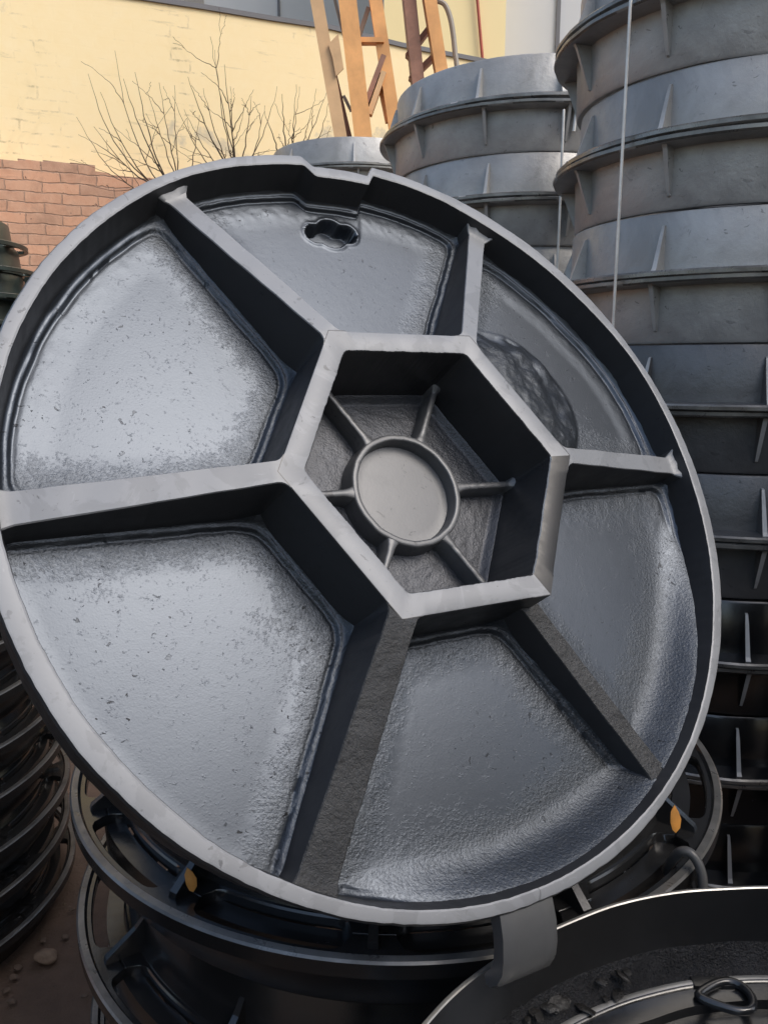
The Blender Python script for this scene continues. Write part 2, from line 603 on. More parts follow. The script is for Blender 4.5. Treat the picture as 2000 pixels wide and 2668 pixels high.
# ribs from the hexagon's corners to the rim, flared where they meet the hexagon
VOUT = HOUT / math.cos(R_(30))


def rib(k):
    a = HEX[k]
    ex = Vector((math.cos(R_(a)), math.sin(R_(a)), 0))
    ey = Vector((-ex.y, ex.x, 0))
    wide = {4: 0.0125, 5: 0.0095, 3: 0.0095}.get(k, 0.0085)
    wide_end = {4: 0.0155, 5: 0.0135, 3: 0.010}.get(k, 0.0105)
    z_hex = -0.002 if k == 3 else HTOP
    z_rim = -0.012 if k in (4, 5) else -0.017
    x_end = rin(a) - VOUT + 0.003
    rf, ws = 0.011, [-1, -0.93, -0.7, -0.35, 0, 0.35, 0.7, 0.93, 1]
    tl = rf * math.tan(R_(30))
    x0 = -wide / math.sqrt(3)
    xT = x0 - 0.5 * tl
    yT = wide + tl * math.sin(R_(60))
    top = []
    NF = 8
    for i in range(NF + 1):
        ph = i / NF
        # arc around (x0+tl, wide+rf) from T to (x0+tl, wide)
        ang = R_(210) + R_(60) * ph
        Ex, Ey = x0 + tl + rf * math.cos(ang), wide + rf + rf * math.sin(ang)
        if i == 0:
            E0 = Ex
        gph = (Ex - E0) / (x0 + tl - E0)
        row = []
        for w in ws:
            xs_ = -abs(w) * yT / math.sqrt(3)
            row.append((xs_ + (x0 + tl - xs_) * gph, w * Ey))
        top.append(row)
    NS = 46
    for i in range(1, NS + 1):
        s = i / NS
        x = x0 + tl + (x_end - x0 - tl) * s
        flare = sstep(s, 0.93, 1.0) * (0.009 if k in (0, 1, 2) else 0.003)
        hw = wide + (wide_end - wide) * s + flare
        top.append([(x, w * hw) for w in ws])
    rows = []
    rnd = random.Random(k)
    for row in top:
        s = max(0, row[4][0] / x_end)
        out = []
        z = z_hex + (z_rim - z_hex) * s
        curl = sstep(s, 0.94, 1.0) * (0.010 if k in (0, 1, 2) else 0.002)
        for w, (x, y) in zip(ws, row):
            P = ex * (VOUT + x) + ey * (y + 0.0006 * n3(x * 30, k * 7 + (3 if y > 0 else 0), 0))
            zz = z + curl * (0.6 + 0.8 * abs(n3(x * 90, y * 90, k))) - (0.0012 if abs(w) == 1 else 0.0)
            if k == 4:
                zz += 0.0014 * n3(x * 60, y * 60, 3) + 0.0012 * n3(x * 170, y * 170, 8)
            else:
                zz += 0.0005 * n3(x * 40, y * 40, k) * min(1, s * 8)
            out.append(P + Vector((0, 0, zz)))
        dr = 0.0045
        lo = [out[0] - ey * dr, out[-1] + ey * dr]
        for q in lo:
            q.z = -0.05
        rows.append([lo[0]] + out + [lo[1]])
    g = Geo()
    n = len(rows[0])
    rr = [[tuple(p) for p in r] for r in rows]
    g.grid([r[1:n - 1] for r in rr], False, 1)
    g.grid([r[:2] for r in rr], False, 0)
    g.grid([r[n - 2:] for r in rr], False, 0)
    if k == 3:                                   # this rib starts below the hexagon's top: close its end
        g.add(rr[0], [tuple(range(n))], 0)
    return g.obj('rib', [M_wall, M_rough if k in (4, 3) else M_face], cover, auto=30)


for k in range(6):
    rib(k)


# sunken panels between the ribs
def key_sd(x, y):
    """distance to the keyhole outline (local, x along its length)"""
    d1 = math.hypot(max(abs(x) - 0.019, 0), y) - 0.0105
    d2 = math.hypot(x, y) - 0.0165
    return min(d1, d2)


def panel(k):
    a0, a1 = HEX[k], HEX[k] - 60            # from rib k clockwise to rib k+1
    am = (a0 + a1) / 2
    nm = Vector((math.cos(R_(am)), math.sin(R_(am))))
    hw0 = {4: 0.017, 5: 0.014, 3: 0.013}.get(k, 0.013)
    hw1 = {4: 0.017, 5: 0.014, 3: 0.013}.get((k + 1) % 6, 0.013)
    e0 = Vector((math.cos(R_(a0)), math.sin(R_(a0))))
    e1 = Vector((math.cos(R_(a1)), math.sin(R_(a1))))
    n0 = Vector((e0.y, -e0.x))              # pointing into the panel from rib k
    n1 = Vector((-e1.y, e1.x))
    ap = HOUT + 0.005
    ext = 0.006
    fine = k == 0
    nu, nv = (190, 200) if fine else (110, 120)

    def dens(i, n):
        t = i / n
        return 0.5 - 0.5 * math.cos(math.pi * t) * (1 - 0.25 * math.sin(math.pi * t) ** 2) if not fine else 0.7 * t + 0.3 * (0.5 - 0.5 * math.cos(math.pi * t))

    def corner(e, n, hw, ap_):
        # point with n.p = hw-ext and nm.p = ap_
        det = n.x * nm.y - n.y * nm.x
        b0, b1 = hw - ext, ap_
        return Vector(((b0 * nm.y - n.y * b1) / det, (n.x * b1 - b0 * nm.x) / det))
    A0, A1 = corner(e0, n0, hw0, ap - ext), corner(e1, n1, hw1, ap - ext)

    def arc_pt(e, n, hw, a):
        r = rin(a) + 0.004
        b = hw - ext
        return e * math.sqrt(r * r - b * b) + n * b
    B0, B1 = arc_pt(e0, n0, hw0, a0 - 2), arc_pt(e1, n1, hw1, a1 + 2)
    b0, b1 = math.degrees(math.atan2(B0.y, B0.x)), math.degrees(math.atan2(B1.y, B1.x))
    if b1 > b0:
        b1 -= 360
    rows = []
    kang = 105.8
    kc = Vector((math.cos(R_(kang)), math.sin(R_(kang)))) * 0.2975
    kx = Vector((-math.sin(R_(kang)), math.cos(R_(kang))))
    kx = Vector((math.cos(R_(20)), math.sin(R_(20))))
    ky = Vector((-kx.y, kx.x))
    bosses, grits = [], []
    for j in range(nv + 1):
        v = dens(j, nv)
        row = []
        for i in range(nu + 1):
            u = dens(i, nu)
            H = A0.lerp(A1, u)
            a = b0 + (b1 - b0) * u
            rm = rin(a) + 0.004
            O = Vector((math.cos(R_(a)) * rm, math.sin(R_(a)) * rm))
            P = H.lerp(O, v)
            ap_deg = math.degrees(math.atan2(P.y, P.x))
            dl = [n0.dot(P) - hw0, n1.dot(P) - hw1, rin(ap_deg) - 0.0045 - P.length, nm.dot(P) - ap]
            kk = 0.0055
            dl[2] += 0.03 * (1 - sstep(abs(((ap_deg + 132 + 180) % 360) - 180), 30, 33))
            dlo = min(dl)
            d = dlo - kk * math.log(sum(math.exp(-(q - dlo) / kk) for q in dl)) + kk * 0.0
            d += 0.001 * n3(P.x * 30, P.y * 30, k) + 0.0006 * n3(P.x * 90, P.y * 90, k)
            # rounded ledge along the walls, then a shallow groove, then the floor
            z = FLOOR
            z += 0.0080 * (1 - sstep(d, -0.006, 0.002))
            z += 0.0036 * (1 - sstep(d, 0.0042, 0.0062))
            z -= 0.0010 * math.exp(-((d - 0.0074) / 0.0013) ** 2)
            z += 0.0016 * (1 - sstep(d, 0.008, 0.04))
            # heavy gritty fillet against the lower half of the rim
            fill = 1 - sstep(abs(((ap_deg + 46 + 180) % 360) - 180), 18, 62)
            fr_ = fill * (1 - sstep(dl[2], -0.010, 0.046)) ** 2.0
            z = max(z, FLOOR + 0.030 * fr_) if fill > 0 else z
            grit = 1 - sstep(d, 0.004, 0.045 if not fill else 0.06)
            z += (0.00003 + 0.00035 * grit ** 1.4) * (0.7 * n3(P.x * 70, P.y * 70, k * 3) + 0.8 * n3(P.x * 170, P.y * 170, k * 3))
            z += 0.0008 * n3(P.x * 4, P.y * 4, k)
            mi = 0
            e_ = 1 - sstep(min(dl[0], dl[1], dl[3]), 0.0, 0.052 + 0.02 * n3(P.x * 14, P.y * 14, k))
            gv = max(0.55 * e_ ** 1.2, 0.62 * fill * (1 - sstep(dl[2], 0.030, 0.078 + 0.02 * n3(P.x * 9, P.y * 9, k))))
            gv += 0.5 * max(0, n3(P.x * 12, P.y * 12, k + 20) - 0.25)
            grits.append(gv)
            if k == 1:                      # rough boss cast against the hexagon
                lx = Vector((-nm.y, nm.x)).dot(P)
                ly = (nm.dot(P) - HOUT) / 0.138
                lat = abs(lx) / 0.105
                q = max(0, 1 - (max(0, ly) ** 2.2 + lat ** 2.6) ** (1 / 2.2))
                q += (0.22 * n3(P.x * 14, P.y * 14, 4) + 0.10 * n3(P.x * 45, P.y * 45, 6)) * (1 if q > 0.02 else 0)
                bz = 0.020 * (1 - (1 - min(1, max(0, q) * 1.3)) ** 2.4) if q > 0 else 0
                if q > 0:
                    bz += min(1, q * 6) * (0.0010 * n3(P.x * 45, P.y * 45, 1) + 0.0012 * n3(P.x * 150, P.y * 150, 2))
                z = max(z, FLOOR + bz)
                grits[-1] = max(grits[-1], 1.0 * min(1, max(0, q) * 3))
            if fine:
                rel = P - kc
                ks = key_sd(kx.dot(rel), ky.dot(rel))
                z += 0.0012 * math.exp(-((ks - 0.002) / 0.002) ** 2)
                z -= 0.0185 * (1 - sstep(ks, -0.0014, 0.0004))
            row.append((P.x, P.y, z))
            bosses.append(mi)
        rows.append(row)
    g = Geo()
    g.grid(rows)
    for fi, f in enumerate(g.f):
        g.m[fi] = min(bosses[q_] for q_ in f)
    o = g.obj('panel', [M_panel, M_boss], cover, auto=75)
    at_ = o.data.attributes.new('grit', 'FLOAT', 'POINT')
    if len(o.data.vertices) == len(grits):
        at_.data.foreach_set('value', grits)
    return o


for k in range(6):
    panel(k)

# inside the hexagon: floor, hub and little ribs
g = Geo()
rows = []
for i in range(60):
    t = i / 59
    row = []
    for j in range(144):
        a = 2 * math.pi * j / 144
        da = ((math.degrees(a) - HEX[0]) % 60) - 30
        rh = (HIN - 0.001) / math.cos(R_(da))
        r = 0.048 + (rh - 0.048) * t
        d = (rh - r) * math.cos(R_(da))
        z = -0.051 + 0.007 * (1 - sstep(d, 0.0, 0.011)) + 0.0004 * n3(r * math.cos(a) * 60, r * math.sin(a) * 60, 2) + 0.0005 * n3(r * math.cos(a) * 150, r * math.sin(a) * 150, 3)
        row.append((r * math.cos(a), r * math.sin(a), z))
    rows.append(row)
g.grid(rows, True)
M_hexfloor = cast_iron('cast_hex_floor', (0.062, 0.066, 0.076), 0.5, 0.42, spot=0.3, bstr=0.4, bdist=0.002, rvar=0.05, grain=1.0, pits=0.5, var=0.15)
g.obj('hexagon_floor', M_hexfloor, cover, auto=75)
g = Geo()
prof = [(0.0500, -0.046), (0.0508, -0.0302), (0.0514, -0.0292), (0.0524, -0.0288), (0.0556, -0.0288), (0.0566, -0.0294), (0.0572, -0.031), (0.0590, -0.053)]
g.lathe(prof, 160, closed_prof=False, jit=0.0006)
M_hub = cast_iron('cast_hub', (0.115, 0.118, 0.124), 0.45, 0.42, spot=0.1, bstr=0.1, bdist=0.001, var=0.08, rvar=0.02, grain=0.8, pits=0.6)
hub = g.obj('hub_ring', M_hub, cover, auto=60)
g = Geo()
g.lathe([(0.0, -0.0442), (0.04, -0.0442), (0.046, -0.0444), (0.0502, -0.0438)], 96, closed_prof=False)
g.obj('hub_disc', M_hub, hub)
for k in range(6):
    a = HEX[k] - 1.0
    ex = Vector((math.cos(R_(a)), math.sin(R_(a)), 0))
    ey = Vector((-ex.y, ex.x, 0))
    g = Geo()
    rows = []
    for i in range(25):
        s = i / 24
        x = 0.0555 + s * (0.1255 - 0.0555)
        fl = (0.0045 * math.exp(-s * 14)) + 0.006 * sstep(s, 0.90, 1.0)
        hw = 0.0031 + fl * 0.8
        zt = -0.0294 + 0.006 * sstep(s, 0.9, 1.0) * (1 + n3(k, s * 30, 0)) + 0.0006 * n3(k * 5, s * 12, 0)
        r = []
        for w, z in ((-1.35, -0.053), (-1, zt - 0.001), (-0.7, zt), (0, zt + 0.0003), (0.7, zt), (1, zt - 0.001), (1.35, -0.053)):
            r.append(tuple(ex * x + ey * (w * hw + 0.0005 * n3(s * 9, k * 3, w)) + Vector((0, 0, z))))
        rows.append(r)
    g.grid(rows)
    g.obj('hub_rib', M_hub, cover, auto=55)

# hinge tab at the bottom of the cover
g = Geo()
rows = []
tab_prof = [(0.350, -0.005), (0.362, -0.0042), (0.378, -0.007), (0.394, -0.0135), (0.404, -0.020), (0.411, -0.030), (0.414, -0.041), (0.412, -0.046),
            (0.406, -0.046), (0.403, -0.042), (0.400, -0.034), (0.395, -0.028), (0.386, -0.023), (0.374, -0.019), (0.350, -0.018)]
for w in [-1, -0.97, -0.9, -0.5, 0, 0.5, 0.9, 0.97, 1]:
    row = []
    for (r, z) in tab_prof:
        sh = 0.0015 * (abs(w) > 0.95)
        a = R_(-76.2)
        ex, ey = Vector((math.cos(a), math.sin(a), 0)), Vector((-math.sin(a), math.cos(a), 0))
        p = ex * (r - sh) + ey * (w * 0.0255 * (1 + (r - 0.36) * 0.9)) + Vector((0, 0, z - sh * 0.6 + 0.0005 * n3(r * 60, w * 2, 0)))
        row.append(tuple(p))
    rows.append(row)
g.grid([r + [r[0]] for r in rows])
b = len(g.v)
g.add(rows[0], [tuple(range(len(tab_prof)))])
g.add(rows[-1], [tuple(reversed(range(len(tab_prof))))])
M_tab = cast_iron('cast_tab', (0.125, 0.127, 0.13), 0.4, 0.42, spot=0.2, bstr=0.1, bdist=0.001, var=0.12)
g.obj('hinge_tab', M_tab, cover, auto=50)


# ------------------------------------------------------------------ frame rings
def ribbed_frame(name, k, hgt, label, mat, wall_r=0.376, ng=10, off=0.0):
    """ring frame: flange at its foot, a cylinder wall and triangular gussets"""
    t = thing(name, label, 'manhole ring')
    R1, RW = 0.42 * k, wall_r
    g = Geo()
    g.lathe([(RW - 0.028, 0.0005), (R1 - 0.004, 0.0005), (R1, 0.003), (R1, 0.0085), (R1 - 0.003, 0.0115), (RW + 0.003, 0.014), (RW - 0.028, 0.014)], 128, jit=0.002, seed=k)
    for i, f in enumerate(g.f):
        if math.hypot(sum(g.v[q][0] for q in f) / 4, sum(g.v[q][1] for q in f) / 4) > R1 - 0.0025:
            g.m[i] = 1
    g.obj('flange', [mat, M_edge], t)
    g = Geo()
    H = hgt - 0.001
    g.lathe([(RW + 0.002, 0.0135), (RW + 0.0005, 0.03), (RW - 0.0015, H - 0.004), (RW - 0.004, H), (RW - 0.016, H), (RW - 0.018, H - 0.003), (RW - 0.022, 0.014)], 128, jit=0.0022, seed=2)
    g.obj('wall', mat, t)
    for i in range(ng):
        a = 2 * math.pi * i / ng + off
        ex = Vector((math.cos(a), math.sin(a), 0))
        ey = Vector((-ex.y, ex.x, 0))
        g = Geo()
        L = R1 - RW
        for sgn in (0,):
            out = [(RW - 0.004, 0.012), (R1 - 0.004 - 0.15 * L, 0.012), (R1 - 0.006 - 0.2 * L, 0.018), (RW + 0.22 * L, H * 0.66), (RW + 0.08 * L, H * 0.80), (RW - 0.004, H * 0.83)]
            wd = [0.0045, 0.0042, 0.0038, 0.0030, 0.0022, 0.0022]
            va = [ex * r + ey * w + Vector((0, 0, z)) for (r, z), w in zip(out, wd)]
            vb = [ex * r - ey * w + Vector((0, 0, z)) for (r, z), w in zip(out, wd)]
            n = len(out)
            g.add(va + vb, [tuple(range(n)), tuple(range(2 * n - 1, n - 1, -1))] + [(i2, n + i2, n + (i2 + 1) % n, (i2 + 1) % n) for i2 in range(n)])
        for i2 in (3, 4, 5, 6):
            g.m[i2] = 1
        g.obj('gusset', [mat, M_rib_edge], t, smooth=False)
    return t


ORD = ['topmost', 'second', 'third', 'fourth', 'fifth', 'sixth', 'seventh', 'eighth', 'ninth', 'tenth', 'eleventh', 'twelfth',
       'thirteenth', 'fourteenth', 'fifteenth', 'sixteenth', 'seventeenth', 'eighteenth']


def ordl(i):
    return ORD[i] + ('' if i == 0 else ' from the top')


def pair_stack(cx, cy, z_top, dz, npair, proto, kind, group, off, skip_top=False, lows=()):
    h = dz / 2
    idx = 0
    first = True
    for p in range(npair):
        zf = z_top - dz * p
        for flip in (False, True):
            if p == 0 and not flip and skip_top:
                continue
            src, kd = proto, kind
            for lo_from, lo_proto, lo_kind in lows:
                if idx >= lo_from:
                    src, kd = lo_proto, lo_kind
            lab = kd.format(ordl(idx))
            rot = ((math.pi if flip else 0) + random.uniform(-.006, .006), random.uniform(-.006, .006), off + random.uniform(-0.04, 0.04))
            loc = (cx + random.uniform(-.006, .006), cy + random.uniform(-.006, .006), zf)
            if first:
                proto.location, proto.rotation_euler = loc, rot
                proto['label'] = lab
                proto['group'] = group
                first = False
            else:
                dup(src, loc, rot, lab, group)
            idx += 1


S_X, S_Y, S_R = 0.666, 1.581, 0.336
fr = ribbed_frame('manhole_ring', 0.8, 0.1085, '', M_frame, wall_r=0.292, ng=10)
frm = ribbed_frame('manhole_ring', 0.8, 0.1085, '', M_frame_shaded, wall_r=0.292, ng=10)
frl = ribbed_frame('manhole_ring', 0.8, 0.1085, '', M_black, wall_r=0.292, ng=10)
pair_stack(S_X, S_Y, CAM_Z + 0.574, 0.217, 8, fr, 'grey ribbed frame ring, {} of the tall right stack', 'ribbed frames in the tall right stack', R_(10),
           lows=((6, frm, 'grey ribbed frame ring with shade in its colour, {} of the tall right stack'), (10, frl, 'black ribbed frame ring, {} of the tall right stack')))  # darker rings put part of the shade down the stack into colour
for c in list(frl.children) + [frl] + list(frm.children) + [frm]:
    bpy.data.objects.remove(c)
fr = ribbed_frame('manhole_ring', 1.0, 0.1125, '', M_frame, wall_r=0.378, ng=12)
M_X, M_Y = 0.412, 2.453
pair_stack(M_X, M_Y, CAM_Z + 0.631, 0.225, 8, fr, 'grey ribbed frame ring, {} of the stack beside the orange mast', 'ribbed frames in the middle stack', R_(5))

# the low stack peeking over the cover's rim
N_P = at(905, 352, 3.25)
fr = ribbed_frame('manhole_ring', 0.95, 0.1125, '', M_frame, wall_r=0.36, ng=8)
nz = N_P.z - 0.1125
npair = int(nz / 0.225) + 1
pair_stack(-0.12, 3.62, nz, 0.2255, npair, fr, 'pale grey frame ring, {} of the far stack over the cover', 'ribbed frames in the far stack', R_(2))


def slotted_frame(name, k, hgt, label, mat, nslot=12, parts=True, flat=0.012, skirt=0.0):
    """frame with a wide flange pierced by oblong slots, an upright neck and gussets between the slots"""
    t = thing(name, label, 'manhole ring')
    R0, R1 = 0.328 * k, 0.41 * k
    Sa, Sb = 0.354 * k, 0.392 * k
    mid, hs = (Sa + Sb) / 2, (Sb - Sa) / 2
    n = nslot * 30
    halfA = math.pi / nslot * 0.80
    capA = hs / mid
    inner_a, inner_b, outer_a, outer_b = [], [], [], []
    for i in range(n + 1):
        a = 2 * math.pi * i / n
        d = abs(((a / (2 * math.pi / nslot)) % 1) - 0.5) * 2 * math.pi / nslot
        if d >= halfA:
            o = 0
        elif d <= halfA - capA:
            o = hs
        else:
            o = math.sqrt(max(0, hs * hs - ((d - halfA + capA) * mid) ** 2))
        inner_a.append((R0, a)); inner_b.append((mid - o, a))
        outer_a.append((mid + o, a)); outer_b.append((R1, a))
    g = Geo()

    def row(lst, z, dr=0.0):
        return [((r + dr) * math.cos(a), (r + dr) * math.sin(a), z + skirt) for r, a in lst]
    T = flat
    g.grid([row(inner_a, 0.0), row(inner_b, 0.0), row(inner_b, T - 0.002), row(inner_b, T, -0.0015), row(inner_a, T)])
    g.grid([row(outer_b, 0.0), row(outer_a, 0.0), row(outer_a, T - 0.002), row(outer_a, T, 0.0015), row(outer_b, T, -0.012), row(outer_b, T + 0.004, -0.009),
            row(outer_b, T + 0.004, -0.002), row(outer_b, T + 0.002, 0.0), row(outer_b, 0.0)])
    g.grid([row(inner_a, T), row(inner_a, 0.0)])
    for i, f in enumerate(g.f):
        zc = sum(g.v[q][2] for q in f) / 4 - skirt
        rc = math.hypot(sum(g.v[q][0] for q in f) / 4, sum(g.v[q][1] for q in f) / 4)
        if zc > T + 0.001 and rc > R1 - 0.0065:
            g.m[i] = 1
    fl = g.obj('flange', [mat, M_edge], t, auto=35)
    g = Geo()
    RW = 0.342 * k
    H = hgt - 0.001
    T0 = T
    T += skirt
    H += skirt
    g.lathe([(RW + 0.008, T - 0.0005), (RW + 0.003, T + 0.012), (RW - 0.004, H - 0.004), (RW - 0.007, H), (RW - 0.014, H), (RW - 0.016, H - 0.003), (RW - 0.012, T - 0.0005)], 128, jit=0.0012, seed=3)
    g.obj('neck', mat, t)
    if skirt:
        g = Geo()
        g.lathe([(0.372 * k, 0.0), (0.3735 * k, 0.003), (0.376 * k, skirt + 0.0005), (0.356 * k, skirt + 0.0005), (0.356 * k, 0.0)], 128, jit=0.0012, seed=6)
        g.obj('skirt', mat, t)
    for i in range(nslot if parts else 0):
        a = 2 * math.pi * i / nslot
        ex = Vector((math.cos(a), math.sin(a), 0))
        ey = Vector((-ex.y, ex.x, 0))
        g = Geo()
        out = [(RW - 0.004, T - 0.001), (R1 - 0.02, T - 0.001), (R1 - 0.022, T + 0.006), (RW + 0.012, H * 0.62), (RW - 0.004, H * 0.72)]
        wd = [0.005, 0.005, 0.0045, 0.0035, 0.003]
        va = [ex * r + ey * w + Vector((0, 0, z)) for (r, z), w in zip(out, wd)]
        vb = [ex * r - ey * w + Vector((0, 0, z)) for (r, z), w in zip(out, wd)]
        m_ = len(out)
        g.add(va + vb, [tuple(range(m_)), tuple(range(2 * m_ - 1, m_ - 1, -1))] + [(i2, m_ + i2, m_ + (i2 + 1) % m_, (i2 + 1) % m_) for i2 in range(m_)])
        g.obj('gusset', mat, t, smooth=False)
    return t


# stack that carries the leaning cover
GRP = 'slotted rings under the leaning cover'
sf = slotted_frame('slotted_ring', 1.0, 0.104, 'black slotted ring right under the leaning cover, topmost of its stack', M_black, skirt=0.06)
sf['group'] = GRP
for i, (x, y) in enumerate([(0.014, 0.98), (0.012, 0.975), (0.016, 0.978), (0.014, 0.98)]):
    loc = (x, y, CAM_Z - 0.572 - 0.1608 * i)
    if i == 0:
        sf.location = loc
        sf.rotation_euler = (0, 0, R_(-3.5))
    else:
        dup(sf, loc, (0, 0, R_(-3.5 + 7 * i)), 'black slotted ring, %s of the stack carrying the cover' % ordl(i), GRP)

# stack at the left edge
L_X, L_Y, L_K = -0.992, 1.341, 0.898
lf = slotted_frame('slotted_ring', L_K, 0.062, '', M_black, nslot=9, skirt=0.05)
for i in range(8):
    lab = 'black slotted ring, %s of the left edge stack' % ordl(i)
    z = 0.0005 + 0.0875 * (7 - i)
    loc = (L_X + random.uniform(-.008, .008), L_Y + random.uniform(-.008, .008), z)
    rot = (0, 0, R_(random.uniform(0, 40)))
    if i == 0:
        lf.location, lf.rotation_euler = loc, rot
        lf['label'] = lab
        lf['group'] = 'slotted frames in the left stack'
    else:
        dup(lf, loc, rot, lab, 'slotted frames in the left stack')

# far stack by the brick wall, cut by the left edge
K_Y = 3.1
kp = at(40, 620, K_Y)
kf = slotted_frame('slotted_ring', 0.9, 0.10, '', M_green, nslot=9, parts=False)
kz = 0.0005
nk = int(kp.z / 0.1) + 1
for i in range(nk):
    lab = 'dark green frame ring, %s of the far left stack' % ordl(i)
    z = 0.0005 + 0.1 * (nk - 1 - i)
    tip = {0: -0.03, 1: 0.0, 2: 0.01, 3: -0.01}.get(i, 0)
    loc = (kp.x - 0.37 + tip, K_Y + 0.1, z)
    rot = (0, 0, R_(random.uniform(0, 40)))
    if i == 0:
        kf.location, kf.rotation_euler = loc, rot
        kf['label'] = lab
        kf['group'] = 'green frames in the far left stack'
    else:
        dup(kf, loc, rot, lab, 'green frames in the far left stack')

# unseen stacks added out of view to block sky light and darken the low rings
def shade_ring(loc, k, h, label):
    g = Geo()
    g.lathe([(0.36 * k, 0.0005), (0.42 * k, 0.0005), (0.42 * k, 0.012), (0.377 * k, 0.014), (0.374 * k, h - 0.014), (0.42 * k, h - 0.012), (0.42 * k, h), (0.36 * k, h)], 64)
    o = g.obj('unseen_shade_ring', M_black)
    o.location = loc
    tag(o, label, 'manhole ring', 'unseen rings added for shade')


for nm, x, y, hh, nn in (('right of the tall stack', 1.28, 0.95, 0.4, 5), ('behind the lower right frame', 1.0, -0.05, 0.3, 4), ('to the left of the camera', -0.92, 0.25, 0.3, 3),
                         ('behind the camera', -0.1, -0.8, 0.3, 3), ('behind the camera on the right', 0.85, -1.0, 0.3, 5)):
    for i in range(nn):
        shade_ring((x, y, hh * i), 0.9, hh - 0.0008, 'unseen ring added for shade, %s from the ground in the stack %s' % (['first', 'second', 'third', 'fourth', 'fifth'][i], nm))

# ------------------------------------------------------------------ frame with its own cover, lower right
B_X, B_Y, B_R = 0.3435, 0.24, 0.402
BT = CAM_Z - 0.475
bf = thing('manhole_ring', 'black round frame in the lower right corner with a bright worn top edge', 'manhole ring', (B_X, B_Y, BT - 0.11))
g = Geo()
g.lathe([(B_R, 0.0), (B_R, 0.109), (B_R - 0.0010, 0.1098), (B_R - 0.0032, 0.11), (B_R - 0.0042, 0.1092), (B_R - 0.009, 0.058), (B_R - 0.012, 0.046),
         (B_R - 0.018, 0.038), (B_R - 0.024, 0.034), (B_R - 0.05, 0.033), (B_R - 0.05, 0.0)], 220, jit=0.0022, seed=5)
# give the top edge its worn bright metal, the seat its rough skin
for i, f in enumerate(g.f):
    zc = sum(g.v[q][2] for q in f) / 4
    rc = math.hypot(sum(g.v[q][0] for q in f) / 4, sum(g.v[q][1] for q in f) / 4)
    if zc > 0.1088:
        g.m[i] = 1
    elif rc < B_R - 0.007 and 0.034 < zc < 0.06:
        g.m[i] = 2
M_dirt = cast_iron('gritty_seat', (0.045, 0.045, 0.048), 0.3, 0.24, spot=0.8, scale=1.6, bstr=1.0, bdist=0.008, var=0.5, pits=0.8, grain=1.0)
g.obj('wall', [M_black, M_worn, M_dirt], bf)
bz = BT - 0.11
i = 0
fbase = ribbed_frame('manhole_ring', 0.95, 0.094, 'black ribbed frame ring under the lower right frame', M_black, wall_r=0.37, ng=10)
for i in range(5):
    bz -= 0.094
    lab = 'black ribbed frame ring, %s below the lower right frame' % ['first', 'second', 'third', 'fourth', 'fifth'][i]
    if i == 0:
        fbase.location = (B_X, B_Y, max(bz, 0.0))
        fbase['label'] = lab
        fbase['group'] = 'frames under the lower right frame'
    else:
        dup(fbase, (B_X, B_Y, max(bz, 0.0005)), (0, 0, 0.1 * i), lab, 'frames under the lower right frame')
bc = thing('manhole_cover', 'black manhole cover lying inside the lower right frame with a loop lug near its edge', 'manhole cover', (B_X, B_Y, BT - 0.076))
g = Geo()
g.lathe([(0.0, -0.012), (0.34, -0.012), (0.364, -0.009), (0.370, 0.0005), (0.3725, 0.002), (0.3765, 0.0022), (0.379, 0.0005), (0.3798, -0.004), (0.380, -0.030), (0.0, -0.030)], 180, jit=0.0015, seed=8)
for i, f in enumerate(g.f):
    rc = math.hypot(sum(g.v[q][0] for q in f) / 4, sum(g.v[q][1] for q in f) / 4)
    zc = sum(g.v[q][2] for q in f) / 4
    if rc > 0.3715 and zc > 0.0009:
        g.m[i] = 1
g.obj('plate', [M_black, M_worn], bc)
# loop lug
lp = Vector((0.300, 0.610, 0)) - Vector((B_X, B_Y, 0))
g = Geo()
ring = []
for i in range(33):
    t = 2 * math.pi * i / 32
    rx = 0.023 * math.cos(t)
    ry = 0.0145 * math.sin(t) * (1 + 0.55 * math.cos(t))
    ring.append(Vector((lp.x + rx, lp.y - 0.018 + ry, 0.003)))
g.tube(ring, 0.0040, 10, cap=False)
g.box((lp.x - 0.004, lp.y - 0.001, -0.002), (0.044, 0.014, 0.010), taper=0.8)
g.obj('loop_lug', M_black, bc)

# clods and flakes on the seat of that frame
g = Geo()
rnd = random.Random(11)
for i in range(16):
    a = R_(rnd.uniform(108, 136))
    r = rnd.uniform(0.376, 0.388)
    s = rnd.uniform(0.003, 0.010) * (1.4 if rnd.random() < 0.2 else 0.8)
    z = -0.072 + (0.012 if r > 0.38 else 0.0)
    bm = bmesh.new()
    bmesh.ops.create_icosphere(bm, subdivisions=2, radius=1)
    vs = []
    ph = rnd.uniform(0, 99)
    q = Matrix.Rotation(rnd.uniform(0, 6), 3, 'Z') @ Matrix.Rotation(rnd.uniform(-.6, .6), 3, 'X') @ Matrix.Diagonal((1.5, 0.9, 0.25))
    for v in bm.verts:
        d = 1 + 0.5 * n3(v.co.x * 1.5 + ph, v.co.y * 1.5, v.co.z * 1.5)
        p = q @ (v.co * d * s)
        vs.append((B_X + r * math.cos(a) + p.x, B_Y + r * math.sin(a) + p.y, BT + z + p.z))
    g.add(vs, [[v.index for v in f.verts] for f in bm.faces], 0 if rnd.random() < 0.9 else 1)
    bm.free()
M_clod = cast_iron('slag_clods', (0.025, 0.024, 0.023), 0.2, 0.25, spot=0.4, scale=2, bstr=0.6, bdist=0.003)
M_flake = cast_iron('pale_flakes', (0.10, 0.085, 0.07), 0.3, 0.35, spot=0.4, scale=2, bstr=0.6, bdist=0.003)
deb = g.obj('slag_debris', [M_clod, M_flake])
deb['kind'] = 'stuff'

